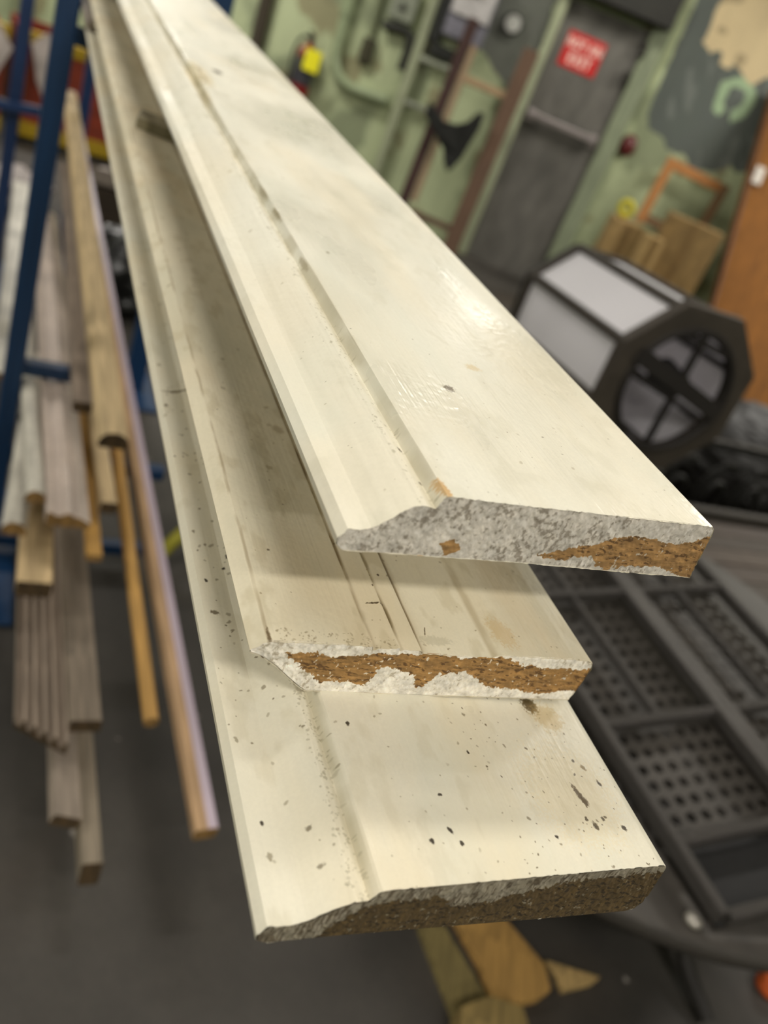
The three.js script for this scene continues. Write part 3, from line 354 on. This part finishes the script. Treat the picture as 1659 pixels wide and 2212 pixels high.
// ================================================================ ON THE BACK WALL
{
  const Zw = WALL_Z, pale = paint(0xaab890, 0.4);
  const ex = thing('fire_extinguisher', 'fire extinguisher with a yellow tag hanging on the green wall', 'fire extinguisher', V(-2.06, 0.62, Zw + 0.11));
  part('cylinder', new THREE.LatheGeometry([[0.001, 0], [0.075, 0.002], [0.085, 0.015], [0.085, 0.33], [0.078, 0.36], [0.05, 0.395], [0.028, 0.41], [0.028, 0.425], [0.001, 0.426]].map((p) => new THREE.Vector2(...p)), 32), paint(0x8e1512, 0.3), ex);
  part('dark_label', new THREE.CylinderGeometry(0.0862, 0.0862, 0.2, 32, 1, true).translate(0, 0.21, 0), std(0x35343a, 0.5, { side: THREE.DoubleSide }), ex);
  part('valve', mergeGeometries([at(rbox(0.04, 0.05, 0.04), 0, 0.445, 0), rbox(0.03, 0.014, 0.13).rotateX(-0.25).translate(0, 0.485, 0.03)]), iron(0x2b2a26), ex);
  part('hose', tube([V(0.02, 0.45, 0), V(-0.06, 0.45, 0.03), V(-0.105, 0.35, 0.03), V(-0.1, 0.2, 0.03), V(-0.096, 0.1, 0.03)], 0.012), std(0x222220, 0.6), ex);
  part('tag', rbox(0.13, 0.16, 0.003, 0.001).rotateY(0.15).translate(0.075, 0.31, 0.095), std(0xf0e81a, 0.5), ex, 'bright yellow paper tag');
  part('bracket', at(rbox(0.06, 0.2, 0.03), 0, 0.28, -0.098), iron(0x55544c), ex);
  solo('drain_pipe', tube([V(-2.52, 3.7, Zw + 0.06), V(-2.52, 1.6, Zw + 0.06), V(-2.5, 0.02, Zw + 0.06)], 0.055, 20, 14), iron(0x4a4132, 0.8, 0.1), 'dark rusty vertical pipe on the green wall left of the extinguisher', 'pipe');
  const cd = thing('conduit', 'pale green painted conduit bending to the right beside the extinguisher', 'pipe', V(0, 0, Zw + 0.062));
  part('pipe', tube([V(-1.87, 3.7, 0), V(-1.87, 2, 0), V(-1.86, 1.15, 0), V(-1.84, 1.0, 0), V(-1.77, 0.9, 0), V(-1.66, 0.86, 0), V(-1.5, 0.86, 0), V(-1.33, 0.87, 0)], 0.042, 80, 14), pale, cd);
  part('coupling', new THREE.CylinderGeometry(0.052, 0.052, 0.07, 20).translate(-1.87, 1.35, 0), pale, cd); part('clamp', at(rbox(0.16, 0.03, 0.06), -1.865, 1.75, -0.01), iron(0x7a8268), cd);
  solo('conduit', tube([V(-1.65, 3.7, Zw + 0.03), V(-1.64, 1.6, Zw + 0.03), V(-1.62, 1.25, Zw + 0.03)], 0.018, 20, 10), paint(0x7e8562, 0.6), 'thin vertical conduit right of the bending pale conduit', 'pipe');
  const jb = thing('junction_box', 'small dark junction box at the foot of the thin conduit', 'junction box', V(-1.62, 1.15, Zw + 0.035)); part('box_body', rbox(0.1, 0.19, 0.07, 0.01), iron(0x45432f), jb); part('cover', at(rbox(0.08, 0.16, 0.008), 0, 0, 0.038), iron(0x504d36), jb);
  const lp = thing('switch_box', 'grey-green switch box above the dark pipe elbow', 'switch box', V(-1.44, 1.555, Zw + 0.05)); part('box_body', rbox(0.2, 0.24, 0.1, 0.012), paint(0x9aa08c, 0.5), lp); part('toggle', at(rbox(0.03, 0.05, 0.04), 0, -0.02, 0.06), iron(0x3a3a34), lp);
  solo('pipe_elbow', tube([V(-1.55, 1.37, Zw + 0.06), V(-1.4, 1.385, Zw + 0.06), V(-1.325, 1.37, Zw + 0.06), V(-1.305, 1.3, Zw + 0.06), V(-1.305, 1.12, Zw + 0.06)], 0.036, 40, 12), iron(0x3a3b34), 'dark iron pipe elbow below the switch box', 'pipe');
  for (const [y, lab] of [[1.255, 'upper pale horizontal pipe stub left of the rusty ladder'], [0.92, 'lower pale horizontal pipe stub left of the rusty ladder']]) solo('pipe_stub', tube([V(-1.19, y, Zw + 0.06), V(-1.05, y + 0.003, Zw + 0.06), V(-0.9, y + 0.008, Zw + 0.06)], 0.024, 10, 12), paint(0xb6bba6, 0.4), lab, 'pipe');
  const eb = thing('electrical_box', 'light grey electrical box with a white upper cover on the wall', 'electrical box', V(-0.92, 1.72, Zw + 0.08));
  part('box_body', at(rbox(0.32, 0.5, 0.16, 0.015), 0, 0, 0), paint(0x8e8c98, 0.45), eb); part('cover', at(rbox(0.31, 0.34, 0.03, 0.008), 0.005, 0.08, 0.09), paint(0xdcd8d6, 0.35), eb, 'white upper cover'); part('knob', new THREE.CylinderGeometry(0.022, 0.026, 0.04, 20).rotateX(Math.PI / 2).translate(0.0, 0.09, 0.12), iron(0x2c2c2c), eb);
  solo('cable_trunking', at(rbox(0.09, 1.1, 0.07, 0.01), 0, 0, 0), paint(0x2c2e2a, 0.6), 'dark vertical trunking along the left side of the electrical box', 'trunking', V(-1.135, 1.95, Zw + 0.035));
  solo('cable_box', rbox(0.2, 0.1, 0.1, 0.02), paint(0x24261f, 0.7), 'small black box below the electrical box', 'junction box', V(-1.04, 1.35, Zw + 0.05));
  const ga = thing('gauge', 'round pressure gauge with a pale face on the grey wall patch', 'gauge', V(-0.6, 1.725, Zw + 0.03)); part('case', new THREE.CylinderGeometry(0.075, 0.08, 0.06, 32).rotateX(Math.PI / 2), iron(0x34332e), ga); part('dial', new THREE.CylinderGeometry(0.06, 0.06, 0.006, 32).rotateX(Math.PI / 2).translate(0.01, 0, 0.032), std(0xb2b2ac, 0.3), ga);
  // NOT AN EXIT sign
  const cv = document.createElement('canvas'); cv.width = 512; cv.height = 384; const c2 = cv.getContext('2d'); c2.fillStyle = '#c41d1d'; c2.fillRect(0, 0, 512, 384); c2.fillStyle = '#f6dccf'; c2.textAlign = 'center'; c2.textBaseline = 'middle'; c2.font = 'bold 150px sans-serif'; c2.fillText('NOT AN', 256, 110, 490); c2.font = 'bold 170px sans-serif'; c2.fillText('EXIT', 256, 275, 330);
  const st = new THREE.CanvasTexture(cv); st.colorSpace = THREE.SRGBColorSpace;
  const sg = thing('sign', 'red sign with pale lettering on the grey door', 'sign', V(-0.005, 1.72, Zw + 0.058)); part('plate', rbox(0.31, 0.245, 0.004, 0.001), std(0xc41d1d, 0.4), sg); part('lettering', at(new THREE.PlaneGeometry(0.305, 0.24), 0, 0, 0.0026), std(0xffffff, 0.45, { map: st }), sg);
  const al = thing('fire_alarm', 'round maroon fire alarm bell right of the grey door', 'alarm', V(0.63, 1.27, Zw + 0.02)); part('bell', new THREE.SphereGeometry(0.075, 28, 14, 0, Math.PI * 2, 0, Math.PI / 2).rotateX(Math.PI / 2).scale(0.9, 1.15, 0.8), paint(0x6e2a2a, 0.35), al); part('bell_base', new THREE.CylinderGeometry(0.06, 0.06, 0.03, 24).rotateX(Math.PI / 2), iron(0x3c2a24), al);
  // rusty ladder leaning on the wall
  const la = thing('ladder', 'rusty brown-red ladder leaning on the green wall left of the door', 'ladder', V(-0.61, 0, Zw + 0.57)); la.rotation.x = -0.19;
  const rust = iron(0x735844, 0.8, 0.1), rustD = iron(0x4a2f28, 0.8, 0.1);
  part('rail', at(rbox(0.085, 1.66, 0.05, 0.008), -0.25, 0.84, 0), rustD, la); part('rail', at(rbox(0.125, 1.62, 0.06, 0.008), 0.245, 0.82, 0), rust, la); part('inner_strip', at(rbox(0.05, 1.2, 0.03, 0.005), -0.175, 0.9, 0.0), wood(0xb0987a), la);
  for (const y of [0.22, 1.27]) part('rung', at(rbox(0.46, 0.055, 0.035, 0.006), 0, y, -0.005), y > 1 ? wood(0xb89c78) : rust, la);
  // black rag hanging on the ladder
  const rg = extr(poly([[-0.22, -0.02], [-0.15, -0.06], [-0.09, -0.10], [-0.02, -0.09], [0.04, -0.05], [0.08, 0.03], [0.115, 0.04], [0.12, -0.06], [0.10, -0.17], [0.085, -0.27], [0.05, -0.36], [0.03, -0.38], [-0.01, -0.33], [-0.04, -0.26], [-0.09, -0.22], [-0.15, -0.16], [-0.21, -0.12]]), 0.03, 0.01, 3); { const p = rg.attributes.position; for (let i = 0; i < p.count; i++) p.setZ(i, p.getZ(i) + 0.03 * Math.sin(p.getX(i) * 40) * 0.5); rg.computeVertexNormals(); }
  solo('rag', rg, std(0x1d1e1b, 0.95), 'black rag hanging between the rails of the rusty ladder', 'rag', V(-0.66, 1.04, Zw + 0.48)).scale.set(1.3, 1.15, 1);
}
// ================================================================ CARDBOARD, FRAME AND PANEL BY THE RIGHT PART OF THE WALL
{
  const card = paint(0xb59660, 0.85), card2 = paint(0x9a7d4c, 0.85);
  const cb = (label, x, z, w, h, d, ry, m, y = 0) => { const g = thing('cardboard_box', label, 'box', V(x, y, z)); g.rotation.y = ry; part('box_body', at(rbox(w, h, d, 0.006), 0, h / 2, 0), m, g); part('flap', at(rbox(w, 0.006, d * 0.49, 0.002), 0, h + 0.003, d * 0.25), m, g); part('flap', at(rbox(w, 0.006, d * 0.48, 0.002), 0, h + 0.003, -d * 0.25), m, g); part('tape', at(rbox(0.05, h * 0.6, 0.004, 0.001), 0, h * 0.7, d / 2), paint(0x8c6e40, 0.4), g); return g; };
  cb('tan cardboard box beside the lower right corner of the grey door', 0.83, -6.72, 0.26, 0.80, 0.3, 0.05, card);
  cb('tall narrow tan cardboard box right of the shorter one', 1.0, -6.35, 0.13, 0.80, 0.16, 0.2, paint(0xc0a068, 0.85));
  cb('worn brown cardboard box standing under the wooden frame', 1.27, -6.62, 0.42, 0.98, 0.34, -0.1, card2);
  cb('crushed brown cardboard box lying in front of the worn one', 1.25, -6.1, 0.36, 0.3, 0.36, 0.3, card2);
  solo('tape_roll', new THREE.TorusGeometry(0.045, 0.025, 14, 28), paint(0xd8cc20, 0.5), 'yellow roll of tape standing on the tan cardboard box', 'tape roll', V(0.77, 0.88, -6.72));
  const fr = thing('wooden_frame', 'orange-brown wooden frame leaning on the wall above the boxes', 'frame', V(1.2, 0.80, WALL_Z + 0.2)); fr.rotation.set(-0.12, 0, -0.05);
  const ow = wood(0xc98a4a); part('stile', at(rbox(0.075, 0.52, 0.035, 0.004), -0.235, 0.25, 0), ow, fr); part('stile', at(rbox(0.075, 0.52, 0.035, 0.004), 0.235, 0.25, 0), wood(0x8a6a44), fr); part('rail', at(rbox(0.4, 0.075, 0.035, 0.004), 0, 0.47, 0), ow, fr); part('rail', at(rbox(0.4, 0.075, 0.035, 0.004), 0, 0.035, 0), wood(0x8a6a44), fr);
  // big brown panel leaning back on the wall
  const a = V(1.69, 0, -6.19), b = V(1.44, 2.0, -7.34), x = V(1, 0, -0.02).normalize(), y = b.clone().sub(a).normalize(), z = new THREE.Vector3().crossVectors(x, y).normalize(); const yy = new THREE.Vector3().crossVectors(z, x).normalize();
  const pn = thing('plywood_sheet', 'large brown wooden panel leaning against the wall at the right border', 'panel', a); frameOf(pn, x, yy, z);
  { const s = poly([[0, 0.01], [1.3, 0.01], [1.3, 2.3], [-0.25, 2.3]]); part('sheet', extr(s, 0.03, 0.003), wood(0x8a5a22, 0.95), pn); part('edge_batten', bar(V(0.02, 0.06, 0.045), V(-0.225, 2.26, 0.045), 0.035, 0.02), wood(0x75491f), pn); part('bracket', at(rbox(0.07, 0.14, 0.02, 0.006), -0.10, 1.62, 0.058), paint(0xd8d0c4, 0.5), pn, 'small whitish bracket'); }
}

// ================================================================ THE LANTERN LYING ON ITS STAND
const LA = V(0.418, 0.819, -2.264), LZ = V(0.467, 0.034, 0.884).normalize(), LX = V(0.884, 0, -0.467).normalize(), LY = new THREE.Vector3().crossVectors(LZ, LX).normalize();
{
  const O = LA.clone().addScaledVector(LX, 0.219).addScaledVector(LY, -0.086), R = 0.235, LEN = 0.6;
  const g = thing('lantern', 'large dark metal octagonal lantern with milky white panes, lying on its side', 'lantern', O); frameOf(g, LX, LY, LZ);
  const fr = iron(0x4a4239, 0.6, 0.2), frD = iron(0x2c2723, 0.65, 0.3);
  const glass = new THREE.MeshPhysicalMaterial({ color: 0xf2f0f4, roughness: 0.85, transmission: 0.36, thickness: 0, side: THREE.DoubleSide });
  const vtx = (k, r = R) => { const t = (158.5 + 45 * k) * Math.PI / 180; return V(r * Math.cos(t), r * Math.sin(t), 0); };
  const oct = (r) => { const p = []; for (let k = 0; k < 8; k++) { const v = vtx(k, r); p.push([v.x, v.y]); } return poly(p); };
  const ring = oct(R + 0.028); const hole = new THREE.Path(); hole.absarc(0, 0, 0.178, 0, Math.PI * 2, true); ring.holes.push(hole);
  part('front_ring', extr(ring, 0.03, 0.004, 1, 48), fr, g);
  part('inner_ring', new THREE.TorusGeometry(0.182, 0.012, 10, 64).translate(0, 0, 0.03), frD, g);
  part('back_plate', extr(oct(R + 0.008), 0.025, 0.004).translate(0, 0, -LEN - 0.025), frD, g);
  part('roof', new THREE.CylinderGeometry(0.05, R, 0.22, 8, 1).rotateX(-Math.PI / 2).rotateZ((158.5 - 90) * Math.PI / 180).translate(0, 0, -LEN - 0.135), frD, g);
  for (let k = 0; k < 8; k++) {
    const a = vtx(k), b = vtx(k + 1), m = a.clone().add(b).multiplyScalar(0.5), t = Math.atan2(m.y, m.x);
    part('corner_bar', bar(a.clone().setZ(0), a.clone().setZ(-LEN), 0.026, 0.026, 0.004, V(Math.cos(t), Math.sin(t), 0)), fr, g);
    part('pane', rbox(0.004, a.distanceTo(b) - 0.02, LEN - 0.03, 0.001).rotateZ(t).translate(m.x * 0.985, m.y * 0.985, -LEN / 2), glass, g);
    part('rear_rail', bar(a.clone().setZ(-LEN + 0.012), b.clone().setZ(-LEN + 0.012), 0.024, 0.024), fr, g);
  }
  part('thick_crossbar', bar(V(-0.185, 0.075, 0.035), V(0.185, -0.03, 0.035), 0.022, 0.05), frD, g);
  part('crossbar', bar(V(0.0, 0.19, 0.03), V(0.0, -0.19, 0.03), 0.016, 0.02), frD, g);
  part('crossbar', bar(V(-0.09, 0.165, 0.03), V(0.13, 0.135, 0.03), 0.014, 0.02), frD, g);
  part('crossbar', bar(V(-0.17, 0.02, 0.03), V(0.0, -0.02, 0.03), 0.016, 0.02), frD, g);
  part('socket_cup', new THREE.CylinderGeometry(0.035, 0.05, 0.1, 24).rotateX(Math.PI / 2).translate(0.08, 0.0, -0.1), std(0x0f0e0d, 0.6), g);
  // iron stand under it
  const foot = O.clone().addScaledVector(LZ, -0.28); const s = thing('plant_stand', 'black wrought iron stand carrying the lantern', 'stand', V(foot.x, 0, foot.z)); s.rotation.y = Math.atan2(LZ.x, LZ.z); const blk = iron(0x1b1917, 0.5, 0.4);
  const topY = 0.481;
  part('top_ring', new THREE.TorusGeometry(0.3, 0.012, 10, 48).rotateX(Math.PI / 2).translate(0, topY - 0.014, 0), blk, s); part('low_ring', new THREE.TorusGeometry(0.2, 0.012, 10, 48).rotateX(Math.PI / 2).translate(0, 0.17, 0), blk, s);
  part('top_slat', at(rbox(0.05, 0.01, 0.6), -0.12, topY - 0.008, 0), blk, s); part('top_slat', at(rbox(0.05, 0.01, 0.6), 0.12, topY - 0.008, 0), blk, s);
  for (let k = 0; k < 4; k++) { const t = k * Math.PI / 2 + 0.6, q = (r, y) => V(r * Math.cos(t), y, r * Math.sin(t)); part('leg', tube([q(0.3, topY - 0.014), q(0.31, 0.4), q(0.2, 0.17), q(0.22, 0.07), q(0.31, 0.012)], 0.012), blk, s);
    const sc = []; for (let i = 0; i < 16; i++) { const e = i / 15, w = 0.07 * (1 - 0.75 * e), f = e * 8; sc.push(q(0.24 + w * Math.cos(f), 0.33 + w * Math.sin(f))); } part('scroll', tube(sc, 0.008), iron(0x3a352f, 0.45, 0.4), s); }
}

{
  const g = thing('iron_railing', 'black wrought iron scroll railing leaning behind the lantern stand at the right', 'railing', V(1.2, 0, -3.02)); g.rotation.y = LAMP_TURN; const blk = iron(0x1b1917, 0.5, 0.4);
  for (const s of [-1, 1]) part('post', at(rbox(0.03, 0.52, 0.03, 0.004), s * 0.42, 0.26, 0), blk, g);
  for (const y of [0.04, 0.5]) part('rail', at(rbox(0.87, 0.03, 0.03, 0.004), 0, y, 0), blk, g);
  for (let k = 0; k < 4; k++) { const sc = []; for (let i = 0; i < 20; i++) { const e = i / 19, w = 0.11 * (1 - 0.8 * e), f = 1.2 + e * 10; sc.push(V(-0.31 + k * 0.205 + w * 0.85 * Math.cos(f), 0.27 + 1.5 * w * Math.sin(f), 0.005)); } part('scroll', tube(sc, 0.011, 60), blk, g); }
  const q = new THREE.IcosahedronGeometry(0.5, 14), p = q.attributes.position; for (let i = 0; i < p.count; i++) { const x = p.getX(i), y = p.getY(i), z = p.getZ(i), k = 1 + 0.5 * (fbm(x * 5 + 9, y * 5 + z * 4, 44, 4) - 0.5); p.setXYZ(i, x * k * 1.1, Math.max(-0.5, y * k) * 0.5 + 0.25, z * k * 0.55); } q.computeVertexNormals();
  solo('dark_heap', q, std(0x1a1816, 0.6), 'added black lump that keeps the floor behind the iron railing dark', 'dark_heap', V(1.42, 0, -3.72));  // lump added only to fill the near-black area behind the railing
}

// ================================================================ LOW PLATFORM, ROUND TABLE AND GRILLES AT THE RIGHT
{
  const g = thing('slatted_bench', 'low dark bench with worn wooden slats at the right, beyond the iron grille', 'bench', V(1.47, 0, -2.36)); g.rotation.y = LAMP_TURN;
  const n = 11, w = 1.05, dp = 0.98; for (let i = 0; i < n; i++) part('slat', at(rbox(w, 0.02, dp / n - 0.006, 0.003), 0, 0.29 + (i % 3) * 0.0012, -dp / 2 + (i + 0.5) * dp / n), wood([0x5c5048, 0x52483f, 0x63564c][i % 3], 0.75), g);
  part('front_rail', at(rbox(w + 0.06, 0.05, 0.035, 0.006), 0, 0.285, dp / 2 + 0.02), iron(0x3d3833), g); part('rear_rail', at(rbox(w + 0.06, 0.05, 0.035, 0.006), 0, 0.31, -dp / 2 - 0.02), iron(0x4a443e), g);
  for (const s of [-1, 1]) { part('bearer', at(rbox(0.04, 0.05, dp, 0.005), s * w * 0.42, 0.253, 0), iron(0x2f2b27), g); for (const t of [-1, 1]) part('leg', at(rbox(0.04, 0.23, 0.04, 0.005), s * w * 0.42, 0.115, t * dp * 0.42), iron(0x2f2b27), g); }
  const TC = V(0.56, 0, -1.49);
  const t = thing('round_table', 'low round dark iron table under the grille', 'table', TC); const ti = iron(0x4b4640, 0.6, 0.3), tl = iron(0x2a2622, 0.6, 0.3);
  part('tabletop', new THREE.LatheGeometry([[0.001, 0.372], [0.66, 0.372], [0.69, 0.366], [0.697, 0.378], [0.697, 0.394], [0.69, 0.4], [0.001, 0.4]].map((p) => new THREE.Vector2(...p)), 96), ti, t);
  for (let k = 0; k < 5; k++) { const a = 0.95 + k * Math.PI * 2 / 5, q = (r, y) => V(r * Math.cos(a), y, r * Math.sin(a)); part('leg', tube([q(0.62, 0.37), q(0.60, 0.26), q(0.45, 0.16), q(0.5, 0.06), q(0.6, 0.014)], 0.016), tl, t); }
  part('stretcher', new THREE.TorusGeometry(0.46, 0.012, 10, 64).rotateX(Math.PI / 2).translate(0, 0.16, 0), tl, t);
  // the grille: cast frame, rails, cross bars and sunken perforated plates
  const GD = V(-0.5249, 0.0312, -0.8496).normalize(), GX = V(0.845, 0.141, -0.517); GX.addScaledVector(GD, -GX.dot(GD)).normalize(); const GN = new THREE.Vector3().crossVectors(GX, GD).normalize();
  const gr = thing('iron_grille', 'black cast iron grille with perforated panels lying tilted on the round table', 'grille', V(0.658, 0.428, -0.831)); frameOf(gr, GX, GN, GD.clone().negate());
  const gi = iron(0x524d49, 0.5, 0.35), gd = iron(0x222120, 0.6, 0.4), L = 1.12, H = 0.03;
  const rail = (u, w2, v0 = 0, v1 = L, h = H) => part('rail', at(rbox(w2, h, v1 - v0, 0.005), u, 0, -(v0 + v1) / 2), gi, gr);
  rail(0, 0.018); rail(0.275, 0.045); rail(0.53, 0.02); rail(0.125, 0.012, 0.335, L, 0.018); rail(0.4, 0.012, 0.335, L, 0.018);
  for (const v of [0, 0.115, 0.335, 0.656, L]) { part('cross_bar', at(rbox(0.25, 0.024, 0.018, 0.005), 0.132, 0, -v), gi, gr); part('cross_bar', at(rbox(0.23, 0.024, 0.018, 0.005), 0.41, 0, -v), gi, gr); }
  const plate = (u0, u1, v0, v1, holes) => { const s = poly([[u0, v0], [u1, v0], [u1, v1], [u0, v1]]); if (holes) { const nu = Math.round((u1 - u0) / 0.033), nv = Math.round((v1 - v0) / 0.031); for (let i = 0; i < nu; i++) for (let j = 0; j < nv; j++) { const p = new THREE.Path(), cx = u0 + (u1 - u0) * (i + 0.5) / nu, cy = v0 + (v1 - v0) * (j + 0.5) / nv; p.absellipse(cx, cy, 0.0102, 0.0105, 0, Math.PI * 2, true); s.holes.push(p); } }
    return extr(s, 0.004, 0, 1, 3).rotateX(-Math.PI / 2).translate(0, -0.028, 0); };
  for (const [u0, u1] of [[0.004, 0.256], [0.294, 0.526]]) { part('solid_plate', plate(u0, u1, 0, 0.115, false), gd, gr); for (const [v0, v1] of [[0.115, 0.335], [0.335, 0.656], [0.656, L]]) part('perforated_plate', plate(u0, u1, v0, v1, true), iron(0x4c4741, 0.6, 0.25), gr); }
  solo('wood_block', rbox(0.08, 0.05, 0.3, 0.004), wood(0x6a5638), 'brown wood block propping up the right side of the grille', 'wood block', V(0.85, 0.426, -1.26)).rotation.y = LAMP_TURN;
  solo('bolt', new THREE.LatheGeometry([[0.001, 0], [0.012, 0], [0.014, 0.006], [0.009, 0.012], [0.001, 0.014]].map((p) => new THREE.Vector2(...p)), 20), std(0x9a958c, 0.35, { metalness: 0.6 }), 'small pale bolt lying on the round table at the corner of the grille', 'bolt', V(0.628, 0.4, -0.83));
  // broken plywood and cardboard on the floor in front of the table
  const scrap = (label, pts, h, y, c, name = 'plywood_scrap') => { const cx = pts.reduce((s, p) => s + p[0], 0) / pts.length, cz = pts.reduce((s, p) => s + p[1], 0) / pts.length; solo(name, extr(poly(pts.map((p) => [p[0] - cx, -(p[1] - cz)])), h, 0.001).rotateX(-Math.PI / 2), wood(c, 0.8), label, 'wood scrap', V(cx, y, cz)); };
  scrap('narrow olive strip of wood on the floor under the lowest baseboard end', [[0.343, -0.952], [0.330, -1.12], [0.372, -1.13], [0.385, -0.971], [0.487, -0.865], [0.441, -0.829], [0.43, -0.817]], 0.016, 0, 0x8e8050);
  scrap('broken tan plywood piece with a notch on the floor under the baseboards', [[0.408, -0.984], [0.40, -1.12], [0.50, -1.14], [0.503, -1.028], [0.555, -0.990], [0.583, -0.970], [0.597, -0.928], [0.575, -0.903], [0.513, -0.867], [0.495, -0.868], [0.463, -0.922]], 0.018, 0.002, 0xc39a55);
  scrap('small pale triangular plywood splinter beside the notched piece', [[0.592, -0.985], [0.698, -0.998], [0.683, -0.981], [0.625, -0.942], [0.612, -0.961]], 0.012, 0, 0xc8aa70);
  scrap('olive-tan block of wood at the bottom border of the picture', [[0.429, -0.814], [0.475, -0.850], [0.533, -0.855], [0.547, -0.819], [0.52, -0.74], [0.43, -0.74]], 0.05, 0, 0xa08a54);
  solo('plastic_cap', new THREE.LatheGeometry([[0.001, 0], [0.028, 0], [0.03, 0.01], [0.026, 0.03], [0.02, 0.036], [0.001, 0.038]].map((p) => new THREE.Vector2(...p)), 24), std(0xd0602c, 0.5), 'small orange plastic cap on the floor at the lower right border', 'cap', V(1.075, 0, -1.14));
}

renderer.render(scene, camera);
